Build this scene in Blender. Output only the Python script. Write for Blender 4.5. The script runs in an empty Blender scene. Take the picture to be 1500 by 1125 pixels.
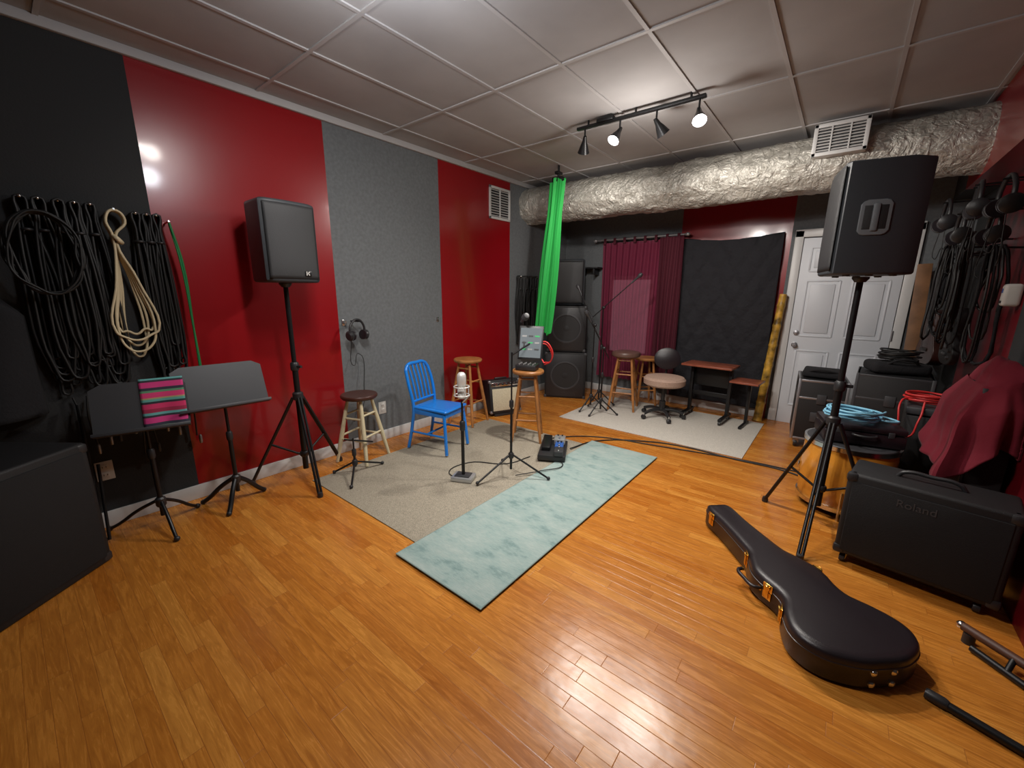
import bpy, bmesh, math, random
from math import sin, cos, pi, radians, sqrt, atan2
from mathutils import Vector, Matrix, Euler, noise as mnoise
random.seed(7)
D=bpy.data
SC=bpy.context.scene
SC.view_settings.view_transform='Standard'
SC.view_settings.look='None'
SC.view_settings.exposure=0.36

# ------------------------------------------------------------------ materials
def nmat(name):
    m=D.materials.new(name); m.use_nodes=True
    nt=m.node_tree; b=nt.nodes['Principled BSDF']
    return m,nt,b
def setin(b,k,v):
    if k in b.inputs: b.inputs[k].default_value=v
def mat(name,col,rough=.5,metal=0.,noise=None,bump=None,coat=0.,sheen=0.,emit=None,spec=None,alpha=None,crough=None):
    m,nt,b=nmat(name)
    c=(col[0],col[1],col[2],1)
    b.inputs['Base Color'].default_value=c
    b.inputs['Roughness'].default_value=rough
    b.inputs['Metallic'].default_value=metal
    setin(b,'Coat Weight',coat); setin(b,'Sheen Weight',sheen)
    if crough is not None: setin(b,'Coat Roughness',crough)
    if spec is not None: setin(b,'Specular IOR Level',spec)
    if alpha is not None: b.inputs['Alpha'].default_value=alpha
    tc=nt.nodes.new('ShaderNodeTexCoord')
    if noise:
        n=nt.nodes.new('ShaderNodeTexNoise'); n.inputs['Scale'].default_value=noise[0]; n.inputs['Detail'].default_value=5
        nt.links.new(tc.outputs['Object'],n.inputs['Vector'])
        r=nt.nodes.new('ShaderNodeValToRGB')
        r.color_ramp.elements[0].position=.3; r.color_ramp.elements[1].position=.7
        a=noise[1]
        r.color_ramp.elements[0].color=(c[0]*(1-a),c[1]*(1-a),c[2]*(1-a),1)
        r.color_ramp.elements[1].color=(min(1,c[0]*(1+a)),min(1,c[1]*(1+a)),min(1,c[2]*(1+a)),1)
        nt.links.new(n.outputs['Fac'],r.inputs['Fac']); nt.links.new(r.outputs['Color'],b.inputs['Base Color'])
    if bump:
        n=nt.nodes.new('ShaderNodeTexNoise'); n.inputs['Scale'].default_value=bump[0]; n.inputs['Detail'].default_value=4
        nt.links.new(tc.outputs['Object'],n.inputs['Vector'])
        bp=nt.nodes.new('ShaderNodeBump'); bp.inputs['Strength'].default_value=bump[1]; bp.inputs['Distance'].default_value=bump[2] if len(bump)>2 else .01
        nt.links.new(n.outputs['Fac'],bp.inputs['Height']); nt.links.new(bp.outputs['Normal'],b.inputs['Normal'])
    if emit:
        b.inputs['Emission Color'].default_value=(emit[0],emit[1],emit[2],1); b.inputs['Emission Strength'].default_value=emit[3]
    return m

def floor_mat():
    m,nt,b=nmat('oak_planks'); N=nt.nodes; L=nt.links
    tc=N.new('ShaderNodeTexCoord'); sp=N.new('ShaderNodeSeparateXYZ'); L.new(tc.outputs['Object'],sp.inputs[0])
    def M(op,a,bb=None):
        n=N.new('ShaderNodeMath'); n.operation=op
        for i,v in enumerate((a,bb)):
            if v is None: continue
            if isinstance(v,(int,float)): n.inputs[i].default_value=v
            else: L.new(v,n.inputs[i])
        return n.outputs[0]
    W=.060; LEN=.62
    ry=M('DIVIDE',sp.outputs['Y'],W); row=M('FLOOR',ry); fy=M('FRACT',ry)
    wn=N.new('ShaderNodeTexWhiteNoise'); wn.noise_dimensions='1D'; L.new(row,wn.inputs['W'])
    off=M('MULTIPLY',wn.outputs['Value'],3.7)
    rx=M('DIVIDE',M('ADD',sp.outputs['X'],off),LEN); ix=M('FLOOR',rx); fx=M('FRACT',rx)
    cb=N.new('ShaderNodeCombineXYZ'); L.new(row,cb.inputs[0]); L.new(ix,cb.inputs[1])
    w2=N.new('ShaderNodeTexWhiteNoise'); w2.noise_dimensions='2D'; L.new(cb.outputs[0],w2.inputs['Vector'])
    ramp=N.new('ShaderNodeValToRGB'); e=ramp.color_ramp.elements
    e[0].position=0; e[0].color=(.45,.150,.018,1); e[1].position=1; e[1].color=(.60,.255,.045,1)
    k=ramp.color_ramp.elements.new(.2); k.color=(.50,.183,.026,1)
    k=ramp.color_ramp.elements.new(.8); k.color=(.54,.208,.032,1)
    L.new(w2.outputs['Value'],ramp.inputs['Fac'])
    mp=N.new('ShaderNodeCombineXYZ')
    L.new(M('ADD',M('MULTIPLY',sp.outputs['X'],2.6),M('MULTIPLY',w2.outputs['Value'],31.)),mp.inputs[0])
    L.new(M('MULTIPLY',sp.outputs['Y'],30.),mp.inputs[1])
    g=N.new('ShaderNodeTexNoise'); g.inputs['Scale'].default_value=1.7; g.inputs['Detail'].default_value=7; g.inputs['Roughness'].default_value=.62; g.inputs['Distortion'].default_value=1.6
    L.new(mp.outputs[0],g.inputs['Vector'])
    gr=N.new('ShaderNodeValToRGB'); gr.color_ramp.elements[0].position=.32; gr.color_ramp.elements[0].color=(.62,.52,.42,1)
    gr.color_ramp.elements[1].position=.60; gr.color_ramp.elements[1].color=(1.08,1.08,1.05,1)
    L.new(g.outputs['Fac'],gr.inputs['Fac'])
    mx=N.new('ShaderNodeMix'); mx.data_type='RGBA'; mx.blend_type='MULTIPLY'; mx.inputs['Factor'].default_value=.8
    L.new(ramp.outputs['Color'],mx.inputs[6]); L.new(gr.outputs['Color'],mx.inputs[7])
    dy=M('MULTIPLY',M('MINIMUM',fy,M('SUBTRACT',1.,fy)),W)
    dx=M('MULTIPLY',M('MINIMUM',fx,M('SUBTRACT',1.,fx)),LEN)
    d=M('MINIMUM',dx,dy)
    sm=N.new('ShaderNodeMapRange'); sm.inputs['From Min'].default_value=.0; sm.inputs['From Max'].default_value=.0016
    L.new(d,sm.inputs['Value'])
    m2=N.new('ShaderNodeMix'); m2.data_type='RGBA'; L.new(sm.outputs[0],m2.inputs['Factor'])
    m2.inputs[6].default_value=(.32,.105,.018,1); L.new(mx.outputs[2],m2.inputs[7])
    L.new(m2.outputs[2],b.inputs['Base Color'])
    rr=N.new('ShaderNodeMapRange'); rr.inputs['To Min'].default_value=.20; rr.inputs['To Max'].default_value=.33
    L.new(g.outputs['Fac'],rr.inputs['Value']); L.new(rr.outputs[0],b.inputs['Roughness'])
    bp=N.new('ShaderNodeBump'); bp.inputs['Strength'].default_value=.4; bp.inputs['Distance'].default_value=.0024
    lo=N.new('ShaderNodeTexNoise'); lo.inputs['Scale'].default_value=9; L.new(tc.outputs['Object'],lo.inputs['Vector'])
    hh=M('ADD',M('MULTIPLY',sm.outputs[0],.4),M('ADD',M('MULTIPLY',w2.outputs['Value'],.6),M('MULTIPLY',lo.outputs['Fac'],1.6)))
    L.new(hh,bp.inputs['Height']); L.new(bp.outputs['Normal'],b.inputs['Normal'])
    return m

def teal_mat():
    m,nt,b=nmat('teal_distressed_rug'); N=nt.nodes; L=nt.links
    tc=N.new('ShaderNodeTexCoord')
    n1=N.new('ShaderNodeTexNoise'); n1.inputs['Scale'].default_value=3.6; n1.inputs['Detail'].default_value=9; n1.inputs['Roughness'].default_value=.72
    mp=N.new('ShaderNodeMapping'); mp.inputs['Scale'].default_value=(1.0,2.0,1); L.new(tc.outputs['Object'],mp.inputs[0]); L.new(mp.outputs[0],n1.inputs['Vector'])
    r=N.new('ShaderNodeValToRGB'); e=r.color_ramp.elements
    e[0].position=.36; e[0].color=(.175,.275,.265,1); e[1].position=.66; e[1].color=(.38,.455,.425,1)
    k=e.new(.46); k.color=(.285,.385,.365,1)
    L.new(n1.outputs['Fac'],r.inputs['Fac'])
    n2=N.new('ShaderNodeTexNoise'); n2.inputs['Scale'].default_value=90; n2.inputs['Detail'].default_value=3
    mp2=N.new('ShaderNodeMapping'); mp2.inputs['Scale'].default_value=(.35,2.5,1); L.new(tc.outputs['Object'],mp2.inputs[0]); L.new(mp2.outputs[0],n2.inputs['Vector'])
    mx=N.new('ShaderNodeMix'); mx.data_type='RGBA'; mx.blend_type='OVERLAY'; mx.inputs['Factor'].default_value=.16
    L.new(r.outputs['Color'],mx.inputs[6]); L.new(n2.outputs['Fac'],mx.inputs[7])
    L.new(mx.outputs[2],b.inputs['Base Color']); b.inputs['Roughness'].default_value=.9
    bp=N.new('ShaderNodeBump'); bp.inputs['Strength'].default_value=.3; bp.inputs['Distance'].default_value=.003
    L.new(n2.outputs['Fac'],bp.inputs['Height']); L.new(bp.outputs['Normal'],b.inputs['Normal'])
    return m

def stripes_mat():
    m,nt,b=nmat('striped_woven_cloth'); N=nt.nodes; L=nt.links
    tc=N.new('ShaderNodeTexCoord'); sp=N.new('ShaderNodeSeparateXYZ'); L.new(tc.outputs['Object'],sp.inputs[0])
    mm=N.new('ShaderNodeMath'); mm.operation='MULTIPLY'; mm.inputs[1].default_value=5.2; L.new(sp.outputs['Z'],mm.inputs[0])
    fr=N.new('ShaderNodeMath'); fr.operation='FRACT'; L.new(mm.outputs[0],fr.inputs[0])
    r=N.new('ShaderNodeValToRGB'); r.color_ramp.interpolation='CONSTANT'; e=r.color_ramp.elements
    cols=[(.0,(.55,.03,.12)),(.14,(.02,.02,.03)),(.20,(.10,.32,.28)),(.27,(.35,.30,.14)),(.31,(.60,.04,.16)),(.46,(.10,.25,.14)),(.52,(.03,.03,.05)),(.60,(.58,.04,.20)),(.76,(.03,.03,.04)),(.82,(.12,.36,.35)),(.89,(.30,.02,.06))]
    e[0].position=0; e[0].color=(*cols[0][1],1); e[1].position=cols[1][0]; e[1].color=(*cols[1][1],1)
    for p,c in cols[2:]:
        k=e.new(p); k.color=(*c,1)
    L.new(fr.outputs[0],r.inputs['Fac']); L.new(r.outputs['Color'],b.inputs['Base Color']); b.inputs['Roughness'].default_value=.9
    return m

M_floor=floor_mat(); M_teal=teal_mat(); M_strp=stripes_mat()
M_gray=mat('gray_textured_wall',(.128,.138,.145),.85,bump=(120,.35,.004),noise=(40,.12))
M_dgray=mat('shaded_gray_wall',(.019,.020,.021),.85,bump=(120,.35,.004))  # wall gray with shade put into the colour, for ends the lamps barely reach
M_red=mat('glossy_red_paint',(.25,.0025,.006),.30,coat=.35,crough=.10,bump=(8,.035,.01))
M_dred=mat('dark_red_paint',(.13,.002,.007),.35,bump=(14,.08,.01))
M_white=mat('white_trim_paint',(.58,.58,.57),.4)
M_door=mat('door_white',(.62,.65,.69),.45)
M_ceil=mat('ceiling_tile',(.37,.36,.36),.9,noise=(2.5,.08),bump=(150,.15,.002))
M_grid=mat('ceiling_grid_metal',(.42,.41,.41),.6)
M_beige=mat('beige_carpet',(.32,.285,.22),.95,noise=(180,.35),bump=(200,.5,.006))
M_wrug=mat('offwhite_carpet',(.54,.51,.45),.95,noise=(160,.2),bump=(200,.5,.006))
M_rugedge=mat('rug_binding',(.20,.28,.26),.9)
M_blk=mat('black_plastic',(.020,.020,.022),.42,bump=(250,.2,.002))
M_spk=mat('speaker_cabinet_charcoal',(.034,.039,.045),.5,bump=(250,.3,.002))
M_blkm=mat('black_metal',(.012,.012,.013),.35,metal=.3)
M_blks=mat('black_satin_metal',(.040,.041,.045),.45)
M_hnd=mat('gray_handle_plastic',(.12,.13,.14),.45)
M_vinyl=mat('black_vinyl',(.016,.012,.015),.34,bump=(300,.35,.002))
M_tolex=mat('black_tolex',(.008,.008,.009),.6,bump=(300,.5,.003))
M_bcloth=mat('black_fabric',(.009,.009,.011),.95,bump=(60,.4,.01))
M_quilt=mat('black_quilted_blanket',(.010,.010,.014),.85,bump=(9,.9,.03))
M_grl=mat('speaker_grille_mesh',(.024,.025,.027),.5,bump=(420,.6,.003))
M_cone=mat('speaker_cone',(.014,.014,.015),.6)
M_agrl=mat('amp_grille_cloth',(.008,.008,.009),.85,bump=(380,.6,.003))
M_cgrl=mat('cream_grille_cloth',(.50,.45,.32),.9,noise=(200,.3))
M_bamboo=mat('bamboo_mottled',(.42,.24,.035),.4,noise=(14,.8))
M_wood=mat('stool_wood',(.36,.15,.045),.4,noise=(12,.25))
M_cream=mat('cream_paint',(.56,.49,.32),.5)
M_dkseat=mat('dark_brown_seat',(.055,.018,.012),.35)
M_brnseat=mat('brown_vinyl',(.12,.065,.05),.4)
M_tan=mat('tan_fabric',(.38,.26,.20),.85,noise=(90,.15))
M_cherry=mat('cherry_laminate',(.24,.065,.035),.35,noise=(10,.3))
M_blue=mat('blue_painted_metal',(.008,.19,.66),.28,coat=.4)
M_green=mat('green_screen_fabric',(.015,.36,.06),.75)
M_curt=mat('sheer_burgundy',(.17,.008,.04),.8,alpha=.86)
M_curd=mat('burgundy_fabric',(.075,.005,.016),.85)
M_pane=mat('pink_glow_pane',(.7,.5,.56),.7,emit=(1,.5,.6,.30))  # pinkish glowing sheet, added to brighten the sheer curtain from behind
M_chrome=mat('chrome',(.7,.7,.7),.2,metal=1)
M_gold=mat('brass_gold',(.80,.53,.13),.22,metal=1)
M_silver=mat('silver_painted',(.5,.51,.52),.35,metal=.6)
M_micsil=mat('mic_nickel',(.68,.68,.66),.35,metal=.4)
M_alu=mat('aluminium_edge',(.34,.34,.36),.4,metal=.8)
M_rope=mat('cream_cable',(.56,.47,.30),.6)
M_cable=mat('black_cable_rubber',(.010,.010,.010),.5)
M_gcable=mat('green_cable',(.01,.18,.05),.5)
M_bcable=mat('light_blue_cable',(.22,.52,.70),.45)
M_rcable=mat('red_cable',(.60,.03,.03),.45)
M_bulb=mat('lit_bulb',(1,1,1),.3,emit=(1,.95,.90,110))
M_drum=mat('amber_drum_shell',(.60,.25,.03),.2,coat=.6,noise=(5,.25))
M_redcl=mat('crimson_blanket',(.15,.003,.014),.9,sheen=.03,bump=(30,.3,.01))
M_screen=mat('tablet_screen',(.08,.09,.10),.15,emit=(.6,.68,.70,.16))
M_gwood=mat('guitar_dark_mahogany',(.035,.010,.006),.4,coat=.2,noise=(8,.3))
M_fret=mat('rosewood',(.014,.008,.006),.5)
M_plank=mat('raw_wood_board',(.20,.095,.04),.6,noise=(10,.25))
M_logod=mat('logo_dark',(.06,.06,.063),.4)
M_logo=mat('logo_silver',(.35,.35,.35),.4,metal=.5)
M_outlet=mat('outlet_plastic',(.58,.57,.54),.4)
M_pblue=mat('pedal_blue',(.03,.10,.35),.4)
M_pgrn=mat('app_green',(.05,.35,.12),.4,emit=(.05,.5,.15,.2))
M_brl=mat('leather_brown',(.085,.035,.02),.5)
def duct_mat():
    m,nt,b=nmat('duct_wrap_foil'); N=nt.nodes; L=nt.links
    tc=N.new('ShaderNodeTexCoord')
    v=N.new('ShaderNodeTexVoronoi'); v.feature='DISTANCE_TO_EDGE'; v.inputs['Scale'].default_value=7
    nz=N.new('ShaderNodeTexNoise'); nz.inputs['Scale'].default_value=6; nz.inputs['Detail'].default_value=6; nz.inputs['Distortion'].default_value=1.2
    L.new(tc.outputs['Object'],nz.inputs['Vector'])
    mx=N.new('ShaderNodeMix'); mx.data_type='RGBA'; mx.inputs['Factor'].default_value=.35
    L.new(tc.outputs['Object'],mx.inputs[6]); L.new(nz.outputs['Color'],mx.inputs[7]); L.new(mx.outputs[2],v.inputs['Vector'])
    n2=N.new('ShaderNodeTexNoise'); n2.inputs['Scale'].default_value=18; n2.inputs['Detail'].default_value=5; n2.inputs['Distortion'].default_value=1.5
    L.new(tc.outputs['Object'],n2.inputs['Vector'])
    b1=N.new('ShaderNodeBump'); b1.inputs['Strength'].default_value=.55; b1.inputs['Distance'].default_value=.05; L.new(v.outputs['Distance'],b1.inputs['Height'])
    b2=N.new('ShaderNodeBump'); b2.inputs['Strength'].default_value=.8; b2.inputs['Distance'].default_value=.02; L.new(n2.outputs['Fac'],b2.inputs['Height']); L.new(b1.outputs['Normal'],b2.inputs['Normal'])
    L.new(b2.outputs['Normal'],b.inputs['Normal'])
    r=N.new('ShaderNodeValToRGB'); r.color_ramp.elements[0].position=.3; r.color_ramp.elements[0].color=(.36,.345,.30,1); r.color_ramp.elements[1].position=.7; r.color_ramp.elements[1].color=(.54,.525,.475,1)
    L.new(n2.outputs['Fac'],r.inputs['Fac']); L.new(r.outputs['Color'],b.inputs['Base Color'])
    b.inputs['Metallic'].default_value=.3; b.inputs['Roughness'].default_value=.36
    return m
M_duct=duct_mat()

# ------------------------------------------------------------------ builders
CUR=None
def root(name,loc=(0,0,0),rz=0.):
    global CUR
    e=D.objects.new(name,None); SC.collection.objects.link(e)
    e.location=loc; e.rotation_euler=(0,0,rz); e.empty_display_size=.1
    CUR=e; return e
def finish(name,bm,m,smooth=True,solo=False):
    me=D.meshes.new(name); bmesh.ops.recalc_face_normals(bm,faces=bm.faces); bm.to_mesh(me); bm.free()
    if smooth:
        for p in me.polygons: p.use_smooth=True
        me.set_sharp_from_angle(angle=radians(38))
    me.materials.append(m)
    o=D.objects.new(name,me); SC.collection.objects.link(o)
    if not solo and CUR is not None: o.parent=CUR
    return o
def box(name,size,c,m,rot=(0,0,0),bev=0.,solo=False,seg=2):
    bm=bmesh.new(); bmesh.ops.create_cube(bm,size=1)
    bmesh.ops.scale(bm,vec=size,verts=bm.verts)
    if bev>0: bmesh.ops.bevel(bm,geom=bm.edges[:],offset=min(bev,min(size)*.45),segments=seg,profile=.5,affect='EDGES')
    bmesh.ops.transform(bm,matrix=Matrix.Translation(c)@Euler(rot).to_matrix().to_4x4(),verts=bm.verts)
    return finish(name,bm,m,solo=solo)
def lathe(name,prof,c,m,axis=(0,0,1),seg=28,sx=1,sy=1,solo=False):
    bm=bmesh.new(); rings=[]
    for r,z in prof:
        if r<1e-5: rings.append([bm.verts.new((0,0,z))])
        else: rings.append([bm.verts.new((r*cos(2*pi*i/seg)*sx,r*sin(2*pi*i/seg)*sy,z)) for i in range(seg)])
    for a,b in zip(rings[:-1],rings[1:]):
        if len(a)==1 and len(b)==1: continue
        for i in range(seg):
            j=(i+1)%seg
            if len(a)==1: bm.faces.new((a[0],b[i],b[j]))
            elif len(b)==1: bm.faces.new((a[i],a[j],b[0]))
            else: bm.faces.new((a[i],a[j],b[j],b[i]))
    if len(rings[0])>1: bm.faces.new(rings[0][::-1])
    if len(rings[-1])>1: bm.faces.new(rings[-1])
    q=Vector((0,0,1)).rotation_difference(Vector(axis).normalized())
    bmesh.ops.transform(bm,matrix=Matrix.Translation(c)@q.to_matrix().to_4x4(),verts=bm.verts)
    return finish(name,bm,m,solo=solo)
def tube(name,p0,p1,r,m,r2=None,seg=14,solo=False):
    p0=Vector(p0); p1=Vector(p1); d=p1-p0
    return lathe(name,[(r,0),(r if r2 is None else r2,d.length)],p0,m,axis=d,seg=seg,solo=solo)
def ball(name,r,c,m,s=(1,1,1)):
    bm=bmesh.new(); bmesh.ops.create_uvsphere(bm,u_segments=20,v_segments=12,radius=r)
    bmesh.ops.scale(bm,vec=s,verts=bm.verts); bmesh.ops.translate(bm,vec=c,verts=bm.verts)
    return finish(name,bm,m)
def path(name,pts,r,m,cyc=False,smooth=True,res=6,solo=False):
    cu=D.curves.new(name+'_c','CURVE'); cu.dimensions='3D'; cu.bevel_depth=r; cu.bevel_resolution=3; cu.use_fill_caps=True
    if smooth:
        s=cu.splines.new('BEZIER'); s.bezier_points.add(len(pts)-1)
        for bp,p in zip(s.bezier_points,pts):
            bp.co=p; bp.handle_left_type=bp.handle_right_type='AUTO'
        s.resolution_u=res
    else:
        s=cu.splines.new('POLY'); s.points.add(len(pts)-1)
        for bp,p in zip(s.points,pts): bp.co=(*p,1)
    s.use_cyclic_u=cyc
    t=D.objects.new('t',cu); SC.collection.objects.link(t)
    bpy.context.view_layer.update()
    me=D.meshes.new_from_object(t.evaluated_get(bpy.context.evaluated_depsgraph_get()))
    D.objects.remove(t); D.curves.remove(cu); me.name=name
    for p in me.polygons: p.use_smooth=True
    me.materials.clear(); me.materials.append(m)
    o=D.objects.new(name,me); SC.collection.objects.link(o)
    if not solo and CUR is not None: o.parent=CUR
    return o
def prism(name,outl,z0,z1,m,M4=None,bev=0.,seg=3,solo=False):
    bm=bmesh.new(); vs=[bm.verts.new((x,y,z0)) for x,y in outl]
    f=bm.faces.new(vs); r=bmesh.ops.extrude_face_region(bm,geom=[f])
    nv=[v for v in r['geom'] if isinstance(v,bmesh.types.BMVert)]
    bmesh.ops.translate(bm,vec=(0,0,z1-z0),verts=nv)
    bmesh.ops.recalc_face_normals(bm,faces=bm.faces)
    if bev>0:
        ed=[e for e in bm.edges if e.is_boundary is False and abs(e.verts[0].co.z-e.verts[1].co.z)<1e-6]
        bmesh.ops.bevel(bm,geom=ed,offset=bev,segments=seg,profile=.5,affect='EDGES')
    if M4 is not None: bmesh.ops.transform(bm,matrix=M4,verts=bm.verts)
    return finish(name,bm,m,solo=solo)
def grid(name,fn,nu,nv,m,thick=0.,solo=False):
    bm=bmesh.new(); V=[[bm.verts.new(fn(i/nu,j/nv)) for j in range(nv+1)] for i in range(nu+1)]
    for i in range(nu):
        for j in range(nv): bm.faces.new((V[i][j],V[i+1][j],V[i+1][j+1],V[i][j+1]))
    o=finish(name,bm,m,solo=solo)
    for p in o.data.polygons: p.use_smooth=True
    if thick>0:
        s=o.modifiers.new('s','SOLIDIFY'); s.thickness=thick
    return o
def cat(cp,n=8):
    out=[]
    P=[cp[0]]+list(cp)+[cp[-1]]
    for i in range(1,len(P)-2):
        for k in range(n):
            t=k/n; a,b,c,d=P[i-1],P[i],P[i+1],P[i+2]
            out.append(tuple(.5*((2*b[q])+(-a[q]+c[q])*t+(2*a[q]-5*b[q]+4*c[q]-d[q])*t*t+(-a[q]+3*b[q]-3*c[q]+d[q])*t**3) for q in range(len(b))))
    out.append(tuple(cp[-1])); return out

# ------------------------------------------------------------------ room
XL,XR,YB,YF,ZC=-3.38,.80,-2.2,5.5,2.78
CUR=None
box('floor',(XR-XL+.2,YF-YB+.2,.1),((XR+XL)/2,(YF+YB)/2,-.05),M_floor,solo=True)
box('ceiling',(XR-XL+.2,YF-YB+.2,.1),((XR+XL)/2,(YF+YB)/2,ZC+.05),M_ceil,solo=True)
root('ceiling_grid')
x=-3.12
while x<XR:
    box('bar',(.022,YF-YB,.008),(x,(YF+YB)/2,ZC-.004),M_grid); x+=.53
y=1.36-3
while y<YF:
    box('bar',(XR-XL,.022,.008),((XR+XL)/2,y,ZC-.0045),M_grid); y+=1.0
root('wall_left')
bands=[(YB,.68,M_dgray),(.68,1.82,M_red),(1.82,3.0,M_gray),(3.0,4.15,M_red),(4.15,YF,M_gray)]
for a,b,mm in bands:
    box('painted_panel',(.1,b-a,ZC),(XL-.05,(a+b)/2,ZC/2),mm)
root('wall_far')
for a,b,mm in [(XL,-1.71,M_gray),(-1.71,-.55,M_red),(-.55,XR,M_gray)]:
    box('painted_panel',(b-a,.1,ZC),((a+b)/2,YF+.05,ZC/2),mm)
root('wall_right')
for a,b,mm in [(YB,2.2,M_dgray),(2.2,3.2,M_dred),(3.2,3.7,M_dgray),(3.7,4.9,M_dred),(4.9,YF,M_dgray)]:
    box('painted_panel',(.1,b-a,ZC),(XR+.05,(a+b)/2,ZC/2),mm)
# upper furred-out section of the right wall
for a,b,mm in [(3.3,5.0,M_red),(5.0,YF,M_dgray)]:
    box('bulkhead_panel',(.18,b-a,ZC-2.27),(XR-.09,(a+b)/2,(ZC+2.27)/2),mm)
CUR=None
box('wall_back',(XR-XL,.1,ZC),((XR+XL)/2,YB-.05,ZC/2),M_dgray,solo=True)
box('baseboard_left',(.014,YF-YB,.10),(XL+.007,(YF+YB)/2,.05),M_white,bev=.004,solo=True)
box('baseboard_far',(2.75,.014,.10),(-1.95,YF-.007,.05),M_white,bev=.004,solo=True)
box('trim_1',(.03,YF-YB,.05),(XL+.015,(YF+YB)/2,ZC-.025),M_grid,bev=.004,solo=True)
box('trim_2',(XR-XL-.2,.03,.05),((XR+XL)/2-.1,YF-.015,ZC-.025),M_grid,bev=.004,solo=True)

root('door_1',(0,0,0))
dx0,dx1=-.43,.40
box('slab',(dx1-dx0,.035,2.02),((dx0+dx1)/2,YF-.02,1.01),M_door,bev=.004)
for fx0,fx1 in [(.10,.44),(.56,.90)]:
    for z0,z1 in [(.22,.84),(1.0,1.58),(1.68,1.92)]:
        a=dx0+fx0*(dx1-dx0); b=dx0+fx1*(dx1-dx0)
        for (sx,sz,cx,cz) in [(b-a,.018,(a+b)/2,z0),(b-a,.018,(a+b)/2,z1),(.018,z1-z0,a,(z0+z1)/2),(.018,z1-z0,b,(z0+z1)/2)]:
            box('panel_moulding',(sx+.0,.012,sz),(cx,YF-.040,cz),M_door,bev=.005)
        box('panel_field',(b-a-.07,.012,z1-z0-.07),((a+b)/2,YF-.041,(z0+z1)/2),M_door,bev=.006)
for cx,sx in [(dx0-.045,.08),(dx1+.045,.08)]:
    box('casing',(sx,.03,2.10),(cx,YF-.022,1.05),M_white,bev=.006)
box('casing_top',(dx1-dx0+.17,.03,.08),((dx0+dx1)/2,YF-.022,2.07),M_white,bev=.006)
for kz in (.90,1.03):
    lathe('knob',[(.028,0),(.028,.006),(.012,.012),(.012,.03),(.024,.036),(.026,.048),(.018,.058),(0,.06)] if kz<1 else [(.028,0),(.026,.015),(.01,.02),(0,.021)],(dx0+.06,YF-.038,kz),M_alu,axis=(0,-1,0))
for hz in (.25,1.05,1.8):
    tube('hinge',(dx1+.005,YF-.045,hz-.05),(dx1+.005,YF-.045,hz+.05),.007,M_alu)

root('added_glow_window')  # invented window, added behind the curtain for its pink glow
wx0,wx1,wz0,wz1=-2.60,-2.02,.60,1.64
box('glow_pane',(wx1-wx0,.01,wz1-wz0),((wx0+wx1)/2,YF-.01,(wz0+wz1)/2),M_pane)
for s in (wx0,wx1):
    box('stile',(.05,.03,wz1-wz0+.06),(s,YF-.02,(wz0+wz1)/2),M_white,bev=.004)
for z in (wz0,wz1): box('rail',(wx1-wx0,.03,.05),((wx0+wx1)/2,YF-.02,z),M_white,bev=.004)

root('burgundy_curtain')
def cf(x0,x1,z0,z1,y,amp,n,ph=0):
    def fn(u,v):
        a=amp*(.5+.6*(1-v))
        return (x0+(x1-x0)*u+.012*sin(7*u+3*v), y+a*sin(2*pi*n*u+ph+.6*sin(3*v)), z0+(z1-z0)*v)
    return fn
grid('sheer_panel',cf(-2.72,-1.74,.25,2.10,YF-.115,.028,11),150,20,M_curt)
grid('side_panel',cf(-1.92,-1.62,.20,2.12,YF-.16,.026,5),70,20,M_curd)
for i in range(8):
    xx=-2.68+i*.14
    box('tab',(.035,.03,.08),(xx,YF-.13,2.12),M_curd,bev=.005)
root('curtain_rod')
tube('rod',(-2.83,YF-.13,2.14),(-1.60,YF-.13,2.14),.010,M_silver)
for xx in (-2.83,-1.60): ball('finial',.022,(xx,YF-.13,2.14),M_silver,(1.4,1,1))
for xx in (-2.76,-1.66): tube('bracket',(xx,YF-.13,2.14),(xx,YF,2.14),.007,M_silver)

root('black_quilted_blanket')
def bl(u,v):
    x=-1.66+1.05*u; z=.12+1.98*v
    z-=.05*sin(pi*u)*v
    return (x,YF-.05-.018*sin(9*u+2*v)*(1-.4*v)-.010*abs(sin(16*(u+v)))-.010*abs(sin(16*(u-v))),z)
grid('blanket',bl,90,110,M_quilt,.012)

root('air_duct')
XD=XR-.18
bm=bmesh.new(); nu,nv=220,64; rings=[]
for i in range(nu+1):
    xx=XL+(XD-XL)*i/nu
    ring=[]
    for j in range(nv):
        a=2*pi*j/nv; ca,sa=cos(a),sin(a)
        r=.211+.016*mnoise.noise(Vector((xx*4,ca*2.5,sa*2.5)))+.016*abs(mnoise.noise(Vector((xx*9,ca*4,sa*4))))+.010*abs(mnoise.noise(Vector((xx*20+5,ca*8,sa*8))))
        ring.append(bm.verts.new((xx,4.55+r*ca,2.52+r*sa-.02*sin(pi*i/nu))))
    rings.append(ring)
for a,b in zip(rings[:-1],rings[1:]):
    for j in range(nv): bm.faces.new((a[j],a[(j+1)%nv],b[(j+1)%nv],b[j]))
o=finish('wrapped_pipe',bm,M_duct)
for p in o.data.polygons: p.use_smooth=True
for xx in (-2.95,-1.5,.3):
    tube('strap',(xx-.006,4.55,2.505),(xx+.006,4.55,2.505),.223,M_duct,seg=40)

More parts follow.
